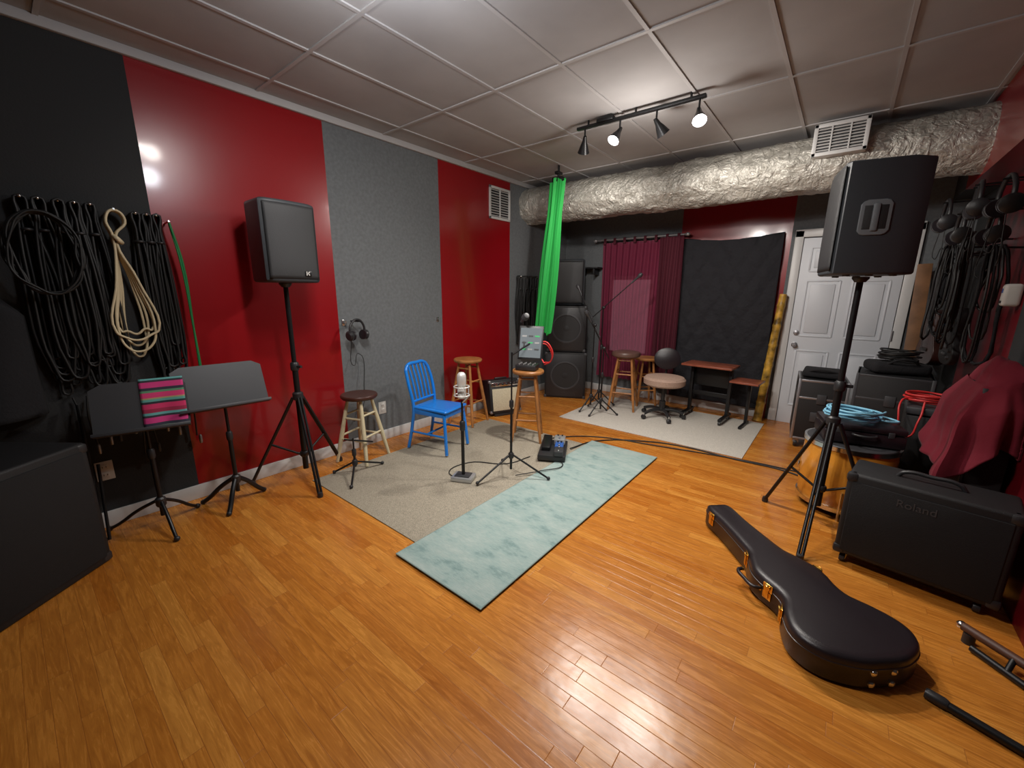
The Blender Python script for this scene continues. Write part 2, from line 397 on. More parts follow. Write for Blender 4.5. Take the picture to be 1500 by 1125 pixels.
def vent(name,w,h,M4,n=9,split=2):
    root(name); CUR.matrix_world=M4
    for sx,sz,cx,cz in [(w,.028,0,h/2-.014),(w,.028,0,-h/2+.014),(.028,h,-w/2+.014,0),(.028,h,w/2-.014,0)]:
        box('frame',(sx,.018,sz),(cx,-.009,cz),M_white,bev=.004)
    box('cavity',(w-.03,.004,h-.03),(0,-.002,0),M_blk)
    for i in range(n):
        z=-h/2+.04+(h-.08)*i/(n-1)
        box('louver',(w-.05,.016,.004),(0,-.010,z),M_white,rot=(radians(40),0,0))
    for k in range(1,split+1):
        box('divider',(.010,.016,h-.05),(-w/2+w*k/(split+1),-.011,0),M_white)
vent('wall_vent',.38,.36,Matrix.Translation((XL,3.95,2.46))@Matrix.Rotation(pi/2,4,'Z'),n=11,split=1)
vent('duct_register',.34,.23,Matrix.Translation((-.21,4.25,2.615)),n=8,split=2)
box('collar',(.33,.10,.22),(0,.05,0),M_white,bev=.004)

for yy,zz in ((.24,.36),(2.19,.33)):
    root('wall_outlet',(XL,yy,zz))
    box('plate',(.006,.08,.12),(.003,0,0),M_outlet,bev=.002)
    for dz in (-.025,.025):
        box('socket',(.006,.035,.03),(.007,0,dz),M_outlet,bev=.002)
        for dy in (-.008,.008): box('slot',(.004,.003,.010),(.0095,dy,dz),M_blk)

def rug(name,x0,x1,y0,y1,z,t,m,em):
    root(name,((x0+x1)/2,(y0+y1)/2,z))
    w,h=x1-x0,y1-y0
    box('pile',(w,h,t),(0,0,t/2),m,bev=.003)
    for sx,sy,cx,cy in [(w+.012,.010,0,h/2),(w+.012,.010,0,-h/2),(.010,h,w/2,0),(.010,h,-w/2,0)]:
        box('binding',(sx,sy,t*.9),(cx,cy,t*.45),em,bev=.003)
rug('beige_area_rug',-3.02,-1.62,1.31,3.35,0,.008,M_beige,M_beige)
rug('teal_runner_rug',-1.75,-1.11,1.165,3.46,.009,.008,M_teal,M_rugedge)
rug('offwhite_area_rug',-2.44,-.52,3.95,5.22,0,.009,M_wrug,M_wrug)

# ------------------------------------------------------------------ track lights
def aim(o,t):
    d=(Vector(t)-o.location); o.rotation_euler=d.to_track_quat('-Z','Y').to_euler()
def track(x0,x1,y,heads,drop=.07):
    root('track_light',(0,0,0))
    box('rail',(x1-x0,.035,.022),((x0+x1)/2,y,ZC-.045),M_blkm,bev=.003)
    box('canopy',(.14,.06,.03),(x0+.25,y,ZC-.03),M_blkm,bev=.006)
    for s in (.1,.5,.9):
        tube('mount',(x0+(x1-x0)*s,y,ZC-.04),(x0+(x1-x0)*s,y,ZC),.008,M_blkm)
    for hx,d,lit in heads:
        d=Vector(d).normalized(); top=Vector((hx,y,ZC-.055)); piv=top+Vector((0,0,-drop))
        tube('stem',top,piv,.007,M_blkm)
        ball('joint',.014,piv,M_blkm)
        b0=piv-d*.02
        lathe('bell_shade',[(.012,0),(.016,.02),(.020,.045),(.030,.07),(.042,.11),(.048,.125),(.045,.124),(.038,.108),(.02,.07),(0,.06)],b0,M_blkm,axis=d)
        if lit:
            ball('bulb',.030,b0+d*.108,M_bulb)
track(-1.90,-.92,3.2,[(-1.83,(-.35,.5,-.7),0),(-1.53,(-.2,-.55,-.8),1),(-1.25,(.35,.5,-.7),0),(-.96,(.25,-.5,-.8),1)])
track(-1.85,-.90,.95,[(-1.78,(-.5,.4,-.6),1),(-1.5,(-.2,.55,-.7),1),(-1.2,(.2,.6,-.7),1),(-.95,(.5,.3,-.7),1)],drop=.02)
def lamp(kind,loc,tgt,W,col=(1,.93,.86),ang=120,r=.04,blend=1.):
    l=D.lights.new('bulb_light',kind); l.energy=W; l.color=col; l.shadow_soft_size=r
    if kind=='SPOT': l.spot_size=radians(ang); l.spot_blend=blend
    o=D.objects.new('bulb_light',l); SC.collection.objects.link(o); o.location=loc
    if tgt: aim(o,tgt)
lamp('SPOT',(-1.56,3.08,2.50),(-1.7,2.2,0),80,ang=155)
lamp('SPOT',(-.92,3.08,2.50),(-.6,2.2,0),76,ang=155)
lamp('POINT',(-1.3,3.08,2.36),None,11,r=.09)
lamp('SPOT',(-1.92,3.36,2.52),(-2.7,5.2,1.2),46,ang=115)
lamp('SPOT',(-1.15,3.36,2.52),(-.1,5.5,1.3),56,ang=105)
lamp('SPOT',(-1.87,1.06,2.60),(-3.2,2.1,1.0),38,ang=130,r=.06)
lamp('SPOT',(-1.53,1.08,2.58),(-2.1,3.6,.4),56,ang=130)
lamp('SPOT',(-1.17,1.08,2.58),(-.5,2.7,0),58,ang=130)
lamp('POINT',(-1.45,1.10,2.48),None,18,col=(.88,.93,1),r=.08)

# ------------------------------------------------------------------ speakers
def speaker(name,loc,rz,w=.38,d=.34,h=.56,tap=.75,logo=True,handle=False,bulge=.010,arc=.0,bev=.014):
    """local: front faces +X"""
    root(name,loc,rz)
    fr=[(d/2-.018+arc*(1-(2*k/10-1)**2)+(.018 if 0<k<10 else 0),-w/2+w*k/10) for k in range(11)]
    ol=fr+[(-d/2+.10,w/2*.96),(-d/2,w/2*tap-.03),(-d/2,-w/2*tap+.03),(-d/2+.10,-w/2*.96)]
    prism('cabinet',ol,0,h,M_spk,bev=bev,seg=4)
    n=20
    def gf(u,v):
        yy=-w/2+.014+(w-.028)*u; zz=.022+(h-.044)*v
        q=2*(yy/w)
        return (d/2+.001+arc*(1-q*q)+bulge*(1-(2*u-1)**8)*(1-(2*v-1)**8),yy,zz)
    grid('grille',gf,n,n,M_grl,.003)
    if logo:
        yb=w/2-.10; xx=d/2+bulge+arc*(1-(2*yb/w)**2)+.003
        box('badge',(.004,.045,.035),(xx,yb,.06),M_blkm,bev=.002)
        box('badge_mark',(.003,.006,.026),(xx+.003,yb-.012,.06),M_outlet)
        box('badge_mark',(.003,.006,.017),(xx+.003,yb+.001,.065),M_outlet,rot=(radians(-40),0,0))
        box('badge_mark',(.003,.006,.017),(xx+.003,yb+.001,.055),M_outlet,rot=(radians(40),0,0))
    if handle:
        for s in (1,-1):
            yy=s*w/2*.985
            ol2=[(max(-.066,min(.066,.085*cos(a))),max(-.088,min(.088,.105*sin(a)))) for a in [2*pi*i/28 for i in range(28)]]
            M4=Matrix.Translation((.035,yy,h*.5))@Matrix.Rotation(pi/2,4,'X')
            prism('handle_plate',ol2,-.007,.007,M_hnd,M4,bev=.004)
            box('handle_recess',(.10,.008,.12),(.035,yy+s*.005,h*.5),M_tolex,bev=.006)
            box('handle_grip',(.030,.020,.14),(.035,yy+s*.008,h*.5),M_hnd,bev=.009)
        for fx in (-.1,.0,.1):
            for fy in (-.12,.12): lathe('foot',[(.016,0),(.018,.008)],(fx,fy,-.008),M_blks)
def spk_stand(loc,top,feet,hubz=.62):
    root('speaker_stand',(loc[0],loc[1],0))
    tube('lower_tube',(0,0,.12),(0,0,hubz+.25),.020,M_blkm)
    tube('upper_tube',(0,0,hubz+.2),(0,0,top),.016,M_blkm)
    lathe('collar',[(.026,0),(.029,.01),(.029,.05),(.022,.06)],(0,0,hubz+.22),M_blk)
    lathe('hub',[(.028,0),(.036,.01),(.036,.05),(.026,.06)],(0,0,hubz),M_blk)
    lathe('lower_hub',[(.026,0),(.032,.01),(.032,.03),(.026,.04)],(0,0,.22),M_blk)
    tube('knob',(0,0,hubz+.25),(.06,.02,hubz+.25),.010,M_blk)
    lathe('mounting_cup',[(.025,0),(.040,.02),(.040,.03),(0,.03)],(0,0,top-.03),M_blk)
    for fx,fy in feet:
        dx,dy=fx-loc[0],fy-loc[1]
        L=sqrt(dx*dx+dy*dy); ux,uy=dx/L,dy/L
        a=Vector((ux*.035,uy*.035,hubz+.02)); b=Vector((dx,dy,.02))
        side=Vector((-uy,ux,0))*.010
        tube('leg',a+side,b+side,.009,M_blkm); tube('leg',a-side,b-side,.009,M_blkm)
        m=a.lerp(b,.55); tube('brace',(ux*.03,uy*.03,.235),m,.008,M_blkm)
        lathe('rubber_foot',[(.018,0),(.02,.015),(.016,.035),(0,.04)],(dx,dy,0),M_blk)
spk_stand((-3.03,1.27),1.495,[(-3.31,.99),(-2.73,1.22),(-3.22,1.64)],hubz=.66)
speaker('pa_speaker',(-3.04,1.27,1.495),radians(2),w=.35,d=.33,h=.51,arc=.022,bulge=.006,bev=.022)
spk_stand((.05,3.10),1.545,[(-.24,3.20),(.01,2.56),(.35,3.05)],hubz=.66)
speaker('pa_speaker',(.055,3.12,1.553),radians(192),w=.35,d=.375,h=.575,logo=False,handle=True)

def cab(name,loc,rz,w,d,h,drivers):
    root(name,loc,rz)
    box('cabinet',(d,w,h),(0,0,h/2),M_tolex,bev=.012)
    box('grille_frame',(.012,w-.05,h-.05),(d/2+.002,0,h/2),M_blk,bev=.004)
    for (y,z,r) in drivers:
        lathe('driver_ring',[(r,0),(r,.010),(r*.9,.012),(r*.86,.004)],(d/2+.006,y,z),M_blks,axis=(1,0,0),seg=36)
        lathe('driver_cone',[(r*.86,.006),(r*.35,.001),(r*.3,.004),(0,.010)],(d/2+.006,y,z),M_cone,axis=(1,0,0),seg=36)
    for sy in (-1,1):
        for z in (.02,h-.02): box('corner',(.04,.04,.04),(d/2-.014,sy*(w/2-.014),z),M_blks,bev=.008)
a=radians(-62)
cab('subwoofer_cabinet',(-2.98,4.96,0),a,.56,.48,.64,[(0,.32,.2)])
cab('bass_cabinet',(-2.99,4.97,.645),a,.52,.46,.62,[(0,.32,.2)])
speaker('monitor_speaker',(-3.01,4.99,1.27),a,w=.44,d=.36,h=.60,logo=False,arc=.02,bev=.03)
root('wall_shelf',(-2.92,5.40,1.78)); box('board',(.34,.18,.02),(0,0,0),M_blk,bev=.004)
for sx in (-.1,.1): box('bracket',(.02,.16,.09),(sx,.01,-.05),M_blk,bev=.004)

# ------------------------------------------------------------------ stools & chair
def stool(name,loc,rz,h,rs,rb,mseat,mleg,cushion=False,round_leg=.016):
    root(name,loc,rz)
    if cushion: lathe('seat',[(0,h-.07),(rs*.9,h-.07),(rs,h-.055),(rs*1.02,h-.03),(rs*.96,h-.01),(rs*.7,h),(0,h+.004)],(0,0,0),mseat,seg=36)
    else: lathe('seat',[(0,h-.035),(rs*.93,h-.035),(rs,h-.022),(rs,h-.008),(rs*.95,h),(rs*.6,h-.004),(0,h-.006)],(0,0,0),mseat,seg=36)
    L=[]
    for i in range(4):
        a=pi/4+i*pi/2
        t=Vector((rs*.62*cos(a),rs*.62*sin(a),h-.035)); b=Vector((rb*cos(a),rb*sin(a),0)); L.append((t,b))
        d=(b-t)
        lathe('leg',[(round_leg*.8,0),(round_leg,d.length*.3),(round_leg*1.15,d.length*.6),(round_leg*.8,d.length)],t,mleg,axis=d,seg=14)
    for k,zz in enumerate((.22,.45,.62) if h>.66 else (.20,.38)):
        for i in range(4):
            z=zz+(.03 if i%2 else 0)
            if z>h-.08: continue
            def at(Lg): t,b=Lg; s=(t.z-z)/(t.z-b.z); return t.lerp(b,s)
            tube('rung',at(L[i]),at(L[(i+1)%4]),.009,mleg)
stool('bar_stool',(-3.11,1.80,.010),radians(20),.58,.150,.215,M_dkseat,M_cream)
stool('bar_stool',(-3.12,3.12,.010),radians(10),.72,.155,.22,M_wood,M_wood)
stool('bar_stool',(-2.30,3.12,.010),radians(32),.70,.155,.20,M_wood,M_wood)
stool('bar_stool',(-2.02,4.78,.010),radians(15),.73,.17,.22,M_brnseat,M_wood,cushion=True)
stool('bar_stool',(-1.90,5.16,.010),radians(40),.62,.150,.17,M_wood,M_wood)

root('blue_metal_chair',(-2.79,2.40,.010),radians(12))
sh=.41
prism('seat',[(.19,-.175),(.205,-.15),(.205,.15),(.19,.175),(-.16,.16),(-.185,.13),(-.185,-.13),(-.16,-.16)],sh-.018,sh,M_blue,bev=.006)
prism('seat_dish',[(.16,-.13),(.16,.13),(-.14,.11),(-.14,-.11)],sh,sh+.002,M_blue)
for s in (-1,1):
    path('front_leg',[(.165,s*.145,sh-.02),(.185,s*.16,.2),(.20,s*.17,0.012)],.015,M_blue)
    path('back_leg_post',[(-.235,s*.165,0.012),(-.19,s*.155,.22),(-.165,s*.155,sh),(-.20,s*.165,.61),(-.235,s*.155,.735)],.015,M_blue)
    path('side_stretcher',[(.187,s*.160,.17),(-.20,s*.157,.17)],.009,M_blue,smooth=False)
    box('apron',(.33,.008,.05),(0,s*.155,sh-.04),M_blue,bev=.002)
path('top_rail',[(-.235,-.155,.73),(-.246,-.12,.775),(-.25,0,.787),(-.246,.12,.775),(-.235,.155,.73)],.016,M_blue)
path('cross_rail',[(-.168,-.155,.455),(-.172,0,.455),(-.168,.155,.455)],.011,M_blue)
for k in range(5):
    y=-.10+.05*k
    path('slat',[(-.172,y,.455),(-.205,y*1.02,.62),(-.25,y*1.04,.78)],.0095,M_blue)
box('front_apron',(.008,.30,.05),(.185,0,sh-.04),M_blue,bev=.002)
path('cross_stretcher',[(-.02,-.158,.17),(-.02,.158,.17)],.009,M_blue,smooth=False)

root('office_stool_chair',(-1.50,4.70,.010),radians(20))
for i in range(5):
    a=2*pi*i/5
    path('base_arm',[(.03*cos(a),.03*sin(a),.10),(.15*cos(a),.15*sin(a),.095),(.24*cos(a),.24*sin(a),.065)],.018,M_blk)
    lathe('caster',[(.022,-.02),(.026,-.01),(.026,.01),(.022,.02)],(.245*cos(a),.245*sin(a),.027),M_blk,axis=(-sin(a),cos(a),0),seg=18)
    tube('caster_stem',(.24*cos(a),.24*sin(a),.03),(.24*cos(a),.24*sin(a),.08),.008,M_chrome)
lathe('gas_column',[(.035,.08),(.035,.2),(.022,.21),(.022,.40)],(0,0,0),M_blk)
box('seat_mechanism',(.18,.16,.03),(0,0,.385),M_blk,bev=.01)
lathe('seat_cushion',[(0,.39),(.20,.39),(.228,.41),(.232,.465),(.21,.49),(.15,.50),(0,.503)],(0,0,0),M_tan,seg=40)
path('back_bar',[(.02,.0,.38),(.02,.25,.42),(.02,.28,.55),(.02,.27,.62)],.013,M_blk)
lathe('backrest',[(0,-.03),(.10,-.03),(.130,-.015),(.130,.02),(.10,.035),(0,.04)],(.02,.27,.66),M_vinyl,axis=(0,-1,.15),sx=1.15)

root('laptop_desk',(-1.10,5.02,.010),radians(-4))
box('main_top',(.54,.34,.022),(0,0,.63),M_cherry,bev=.004)
box('side_top',(.28,.30,.020),(.40,-.02,.50),M_cherry,bev=.004)
for sx in (-.2,.22):
    box('column',(.035,.05,.60),(sx,.05,.32),M_blkm,bev=.004)
    box('foot',(.04,.38,.03),(sx,-.02,.055),M_blkm,bev=.006)
    for sy in (-.18,.16): lathe('caster',[(.02,-.012),(.022,0),(.02,.012)],(sx,-.02+sy,.022),M_blk,axis=(1,0,0),seg=16)
box('column_side',(.03,.04,.48),(.42,.05,.25),M_blkm,bev=.004)
box('foot_side',(.03,.34,.025),(.42,-.02,.015),M_blkm,bev=.006)
box('cross_bar',(.44,.02,.05),(0,.06,.28),M_blkm,bev=.004)
box('shelf_arm',(.25,.03,.03),(.32,.05,.47),M_blkm,bev=.004)
box('modesty_panel',(.40,.012,.22),(0,.075,.48),M_blkm,bev=.003)

root('bamboo_didgeridoo',(-.60,5.33,0))
prof=[]
for i in range(60):
    z=1.44*i/59; r=.045-.006*z
    if i%9==0: r+=.006
    prof.append((r,z))
prof.append((.02,1.441))
lathe('bamboo_tube',prof,(0,0,0.004),M_bamboo,axis=(.045,.05,1))

# ------------------------------------------------------------------ music stands
def mstand(loc,rz,hz,feet,w=.50,cloth=False,flat=False,tilt=-22):
    root('music_stand',(loc[0],loc[1],0),0)
    tube('lower_pole',(0,0,.10),(0,0,.50),.013,M_blkm)
    tube('upper_pole',(0,0,.48),(0,0,hz-.03),.009,M_blkm)
    lathe('clutch',[(.016,0),(.019,.01),(.019,.05),(.014,.06)],(0,0,.47),M_blk)
    lathe('leg_hub',[(.02,0),(.026,.01),(.026,.05),(.018,.06)],(0,0,.16),M_blk)
    for fx,fy in feet:
        dx,dy=fx-loc[0],fy-loc[1]
        path('leg',[(dx*.05,dy*.05,.20),(dx*.45,dy*.45,.13),(dx*.8,dy*.8,.05),(dx,dy,.014)],.015 if flat else .010,M_blkm)
        ball('foot_cap',.016,(dx,dy,.016),M_blk)
    R=Matrix.Translation((0,0,hz))@Matrix.Rotation(rz,4,'Z')@Matrix.Rotation(radians(tilt),4,'Y')
    def pb(n,size,c,m,bev=.002):
        o=box(n,size,c,m,bev=bev); o.data.transform(R); return o
    o=prism('desk_plate',[(-w/2+.03,-.14),(w/2-.03,-.14),(w/2,-.12),(w/2,.12),(w/2-.05,.150),(-w/2+.05,.150),(-w/2,.12),(-w/2,-.12)],-.002,.002,M_blks,Matrix.Rotation(pi/2,4,'Z')@Matrix.Rotation(pi/2,4,'X'))
    o.data.transform(R)
    pb('ledge',(.065,w,.004),(.032,0,-.142),M_blks); pb('ledge_lip',(.004,w,.018),(.064,0,-.136),M_blks)
    pb('top_flange',(.02,w-.1,.004),(-.01,0,.150),M_blks)
    pb('tilt_bracket',(.03,.07,.10),(-.02,0,-.02),M_blkm)
    if cloth:
        def cfn(u,v):
            return (.008+.006*sin(9*u)*(1-v), .0+ .20*u, -.14+.30*v)
        o=grid('striped_cloth',cfn,16,16,M_strp,.004); o.data.transform(R)
mstand((-3.06,.42),radians(-14),.785,[(-2.86,.43),(-3.30,.20),(-3.22,.62)],w=.42,cloth=True)
mstand((-3.06,.82),radians(-4),.835,[(-2.94,.72),(-3.25,.66),(-3.13,1.00)],w=.49,flat=True)

def tripod(feet,loc,hz,hub=.18,r=.010):
    tube('shaft',(0,0,.06),(0,0,hz*.6),r,M_blkm); tube('inner_shaft',(0,0,hz*.6-.02),(0,0,hz),r*.65,M_blkm)
    lathe('clutch',[(r*1.2,0),(r*1.7,.01),(r*1.7,.05),(r*1.2,.06)],(0,0,hz*.6-.03),M_blk)
    lathe('leg_hub',[(r*1.5,0),(r*2.2,.01),(r*2.2,.04),(r*1.5,.05)],(0,0,hub-.03),M_blk)
    for fx,fy in feet:
        dx,dy=fx-loc[0],fy-loc[1]
        tube('leg',(dx*.05,dy*.05,hub),(dx,dy,.012),r*.75,M_blkm); ball('foot',.014,(dx,dy,.014),M_blk)
L=(-1.87,2.33)
root('tablet_mic_stand',(L[0],L[1],.018))
tripod([(-1.97,2.05),(-1.60,2.46),(-2.10,2.50)],L,.99)
tc_=(.055,.16,1.05)
tube('arm',(0,0,.97),tc_,.007,M_blkm)
box('tablet_body',(.19,.012,.26),tc_,M_blk,rot=(radians(-14),0,radians(22)),bev=.006)
Rm=Matrix.Translation(tc_)@Euler((radians(-14),0,radians(22))).to_matrix().to_4x4()
o=box('tablet_screen',(.165,.003,.225),(0,-.0075,0),M_screen); o.data.transform(Rm)
for i in range(3):
    for j in range(3):
        o=box('app_block',(.035,.002,.012),(-.05+.05*i,-.010,-.05+.05*j),[M_pgrn,M_logo,M_logod][(i+j*2)%3]); o.data.transform(Rm)
path('gooseneck',[(.02,.12,1.02),(-.02,.17,1.15),(-.03,.15,1.21)],.006,M_blkm)
lathe('microphone',[(.010,0),(.013,.04),(.024,.06),(.028,.08),(.020,.105),(0,.11)],(-.03,.15,1.205),M_blks,axis=(.6,-.3,.4))

root('condenser_mic_stand',(-2.13,2.06,.010),radians(25))
box('weighted_base',(.17,.13,.035),(0,0,.018),M_silver,bev=.008)
box('base_pad',(.12,.09,.008),(0,0,.039),M_blks,bev=.003)
tube('shaft',(0,0,.03),(0,0,.45),.013,M_blkm); tube('inner_shaft',(0,0,.44),(0,0,.64),.008,M_blkm)
lathe('clutch',[(.015,0),(.021,.01),(.021,.07),(.014,.08)],(0,0,.40),M_blk)
lathe('mic_body',[(.022,0),(.032,.01),(.032,.085),(.030,.09)],(0,0,.655),M_micsil)
lathe('mic_head',[(.031,.09),(.034,.095),(.034,.165),(.030,.185),(.018,.198),(0,.202)],(0,0,.655),M_micsil)
for z in (.68,.745): path('shock_mount_ring',[(.056*cos(t),.056*sin(t),z) for t in [2*pi*i/10 for i in range(10)]],.005,M_micsil,cyc=True)
for i in range(4):
    t=pi/4+i*pi/2; tube('mount_strut',(.056*cos(t),.056*sin(t),.675),(.056*cos(t),.056*sin(t),.75),.004,M_micsil)
tube('mount_arm',(0,0,.62),(.056,0,.68),.007,M_micsil)

L=(-2.87,1.58)
root('short_mic_stand',(L[0],L[1],.010))
tripod([(-2.66,1.42),(-2.86,1.82),(-3.00,1.47)],L,.30,hub=.10)
tube('low_boom',(-.02,-.06,.30),(-.05,.20,.20),.007,M_blkm)

for L,hz,bd in (((-2.30,4.45),1.05,(-.25,.1,.35)),((-2.34,4.74),1.25,(.3,.1,.30)),((-2.12,4.36),.80,(-.1,-.15,.3))):
    root('boom_mic_stand',(L[0],L[1],.010))
    fe=[(L[0]+.20*cos(t),L[1]+.20*sin(t)) for t in (.3,2.4,4.5)]
    tripod(fe,L,hz)
    b=Vector(bd); e=Vector((0,0,hz))+b
    tube('boom',Vector((0,0,hz))-b*.4,e,.006,M_blkm); lathe('boom_clutch',[(.012,-.02),(.018,-.01),(.018,.01),(.012,.02)],(0,0,hz),M_blk,axis=(1,0,0))
    lathe('microphone',[(.010,0),(.012,.09),(.022,.11),(.026,.13),(.018,.155),(0,.16)],e,M_blks,axis=b)

# ------------------------------------------------------------------ amps, pedals
root('practice_amp',(-3.06,3.64,.0),radians(-24))
R=Matrix.Translation((0,0,.018))@Matrix.Rotation(radians(-9),4,'Y')
def rb(n,s,c,m,bev=.006):
    o=box(n,s,c,m,bev=bev); o.data.transform(R); return o
rb('cabinet',(.22,.40,.40),(0,0,.20),M_tolex,.012)
rb('grille_frame',(.012,.37,.29),(.11,0,.165),M_blk); rb('grille_cloth',(.006,.34,.26),(.117,0,.165),M_cgrl,.002)
rb('control_panel',(.010,.36,.05),(.110,0,.345),M_chrome,.002)
for i in range(6):
    o=lathe('knob',[(.012,0),(.010,.014),(0,.015)],(.115,-.14+.055*i,.345),M_blk,axis=(1,0,0),seg=14); o.data.transform(R)
rb('handle',(.03,.16,.018),(0,0,.415),M_blk,.008)
for sy in (-.19,.19):
    for z in (.02,.38): rb('corner',(.035,.03,.035),(.095,sy,z),M_alu,.006)
box('tilt_foot',(.03,.3,.03),(.09,0,.016),M_blk,bev=.005)

root('pedalboard',(-1.87,2.94,.018),radians(28))
box('board',(.24,.40,.05),(0,0,.03),M_blk,bev=.008)
box('expression_pedal',(.08,.24,.05),(-.06,.02,.085),M_blkm,rot=(radians(8),0,0),bev=.008)
box('silver_pedal',(.10,.13,.055),(.05,.12,.085),M_silver,bev=.008)
box('blue_pedal',(.075,.12,.045),(.055,-.02,.078),M_pblue,bev=.006)
box('black_pedal',(.075,.12,.045),(.06,-.15,.078),M_blks,bev=.006)
for x,y,z in ((.05,.08,.115),(.055,-.06,.102),(.06,-.19,.102),(.06,-.11,.102)):
    lathe('foot_switch',[(.010,0),(.010,.008),(.006,.012),(0,.012)],(x,y,z),M_chrome,seg=12)
for x,y in ((.03,.16),(.07,.16),(.04,.02),(.07,.02)):
    lathe('dial',[(.008,0),(.007,.012),(0,.012)],(x,y,.10 if y<.1 else .112),M_blk,seg=12)

root('combo_amplifier',(.465,2.77,.0),radians(-9))
for sx in (-.26,.24):
    for sy in (-.10,.10):
        lathe('caster',[(.022,-.012),(.025,0),(.022,.012)],(sx,sy,.026),M_blk,axis=(1,0,0),seg=18)
        tube('caster_fork',(sx,sy,.03),(sx,sy,.062),.010,M_blkm)
box('cabinet',(.60,.28,.47),(0,0,.295),M_tolex,bev=.018,seg=3)
box('grille_cloth',(.55,.010,.40),(0,-.141,.285),M_agrl,bev=.006)
for s in (-1,1): box('corner',(.05,.05,.05),(s*.28,-.120,.505),M_blk,bev=.014); box('corner',(.05,.05,.05),(s*.28,-.12,.085),M_blk,bev=.014)
path('handle',[(-.12,0,.53),(-.10,0,.555),(0,0,.562),(.10,0,.555),(.12,0,.53)],.010,M_blk)
fc=D.curves.new('logo_c','FONT'); fc.body='Roland'; fc.size=.052; fc.extrude=.002
t=D.objects.new('t',fc); SC.collection.objects.link(t); bpy.context.view_layer.update()
me=D.meshes.new_from_object(t.evaluated_get(bpy.context.evaluated_depsgraph_get())); D.objects.remove(t)
me.transform(Matrix.Translation((-.10,-.147,.42))@Matrix.Rotation(pi/2,4,'X')); me.materials.clear(); me.materials.append(M_logod)
lo=D.objects.new('nameplate',me); SC.collection.objects.link(lo); lo.parent=CUR

# drum with case & cables on top
DX,DY=.17,3.46
root('floor_drum',(DX,DY,0))
lathe('shell',[(0,.05),(.242,.05),(.250,.07),(.258,.25),(.250,.47),(.242,.49),(0,.49)],(0,0,0),M_drum,seg=64)
for z in (.05,.462):
    lathe('hoop',[(.248,0),(.258,0),(.258,.028),(.248,.028)],(0,0,z),M_chrome,seg=56)
lathe('drum_head',[(0,.490),(.245,.490),(.24,.494),(0,.496)],(0,0,0),M_blks,seg=48)
for i in range(8):
    a=2*pi*i/8+.2
    box('lug',(.014,.022,.05),(.263*cos(a),.263*sin(a),.26),M_chrome,rot=(0,0,a),bev=.005)
for i in range(3):
    a=2*pi*i/3+.5; tube('leg',(.262*cos(a),.262*sin(a),.0),(.262*cos(a),.262*sin(a),.2),.007,M_chrome)
root('black_accessory_case',(DX+.02,DY+.01,.502),radians(12))
box('case_body',(.42,.30,.085),(0,0,.0425),M_vinyl,bev=.014); box('case_lid',(.42,.30,.04),(0,0,.108),M_vinyl,bev=.014)
path('case_handle',[(-.06,-.15,.07),(-.05,-.175,.07),(.05,-.175,.07),(.06,-.15,.07)],.008,M_blk)
for sx in (-.13,.13): box('clasp',(.03,.008,.035),(sx,-.152,.088),M_blks,bev=.002)
def coil(name,loc,r,m,n=5,rad=.006,h=.012):
    root(name,loc)
    pts=[]
    for i in range(n*12+1):
        a=2*pi*i/12; rr=r*(1+.10*sin(a*.37+1)+.06*sin(a*.9))
        pts.append((rr*cos(a)+.02*sin(i*.21),rr*sin(a)*.8+.02*cos(i*.17),rad+.005+h*i/12*.8+.004*sin(i)))
    path('coil',pts,rad,m,res=2)
coil('blue_cable_coil',(DX-.03,DY-.01,.634),.130,M_bcable,n=8,rad=.007,h=.010)
path('loose_loop',[(.13,0,.02),(.20,-.04,.03),(.24,.02,.02),(.20,.09,.02),(.12,.08,.03)],.007,M_bcable)
coil('red_cable_coil',(.56,3.86,.722),.13,M_rcable,n=5,h=.016)
path('loose_loop',[(-.12,-.05,.03),(-.16,-.12,.03),(-.17,-.20,-.06),(-.12,-.21,-.20),(-.07,-.20,-.08),(-.05,-.12,.03)],.006,M_rcable)
root('equipment_crate',(.60,3.88,0),radians(-4))
box('body',(.32,.34,.66),(0,0,.33),M_tolex,bev=.01); box('lid',(.33,.35,.05),(0,0,.692),M_blks,bev=.01)
box('latch',(.05,.012,.07),(0,-.18,.64),M_blks,bev=.003)

def fcase(name,loc,rz,w,d,h,cast=True,em=None):
    em=em or M_alu
    root(name,loc,rz); z0=.09 if cast else 0
    box('body',(w,d,h),(0,0,z0+h/2),M_tolex,bev=.006)
    for sx in (-1,1):
        for sy in (-1,1): box('edge',(.024,.024,h+.004),(sx*(w/2-.010),sy*(d/2-.010),z0+h/2),em,bev=.004)
    for z in (0,h,h*.72):
        for sy in (-1,1): box('edge',(w,.022,.020),(0,sy*(d/2-.010),z0+z+(.010 if z==0 else -.010)),em,bev=.004)
        for sx in (-1,1): box('edge',(.022,d,.020),(sx*(w/2-.010),0,z0+z+(.010 if z==0 else -.010)),em,bev=.004)
    box('latch',(.07,.012,.09),(0,-d/2-.004,z0+h*.7),M_blks,bev=.004)
    box('recess_handle',(.13,.010,.09),(0,-d/2-.004,z0+h*.4),M_blks,bev=.004)
    if cast:
        for sx in (-1,1):
            for sy in (-1,1):
                lathe('caster',[(.033,-.015),(.038,0),(.033,.015)],(sx*(w/2-.05),sy*(d/2-.05),.039),M_blk,axis=(1,0,0),seg=20)
                box('caster_bracket',(.05,.05,.045),(sx*(w/2-.05),sy*(d/2-.05),.07),em,bev=.004)
fcase('rack_flight_case',(-.06,4.86,0),radians(5),.38,.50,.58)
fcase('rack_flight_case',(.42,4.72,0),radians(-3),.48,.44,.70,em=M_blks)
root('gear_bag',(.42,4.72,.80),radians(15))
box('bag',(.38,.28,.09),(0,0,.045),M_bcloth,bev=.035,seg=4)
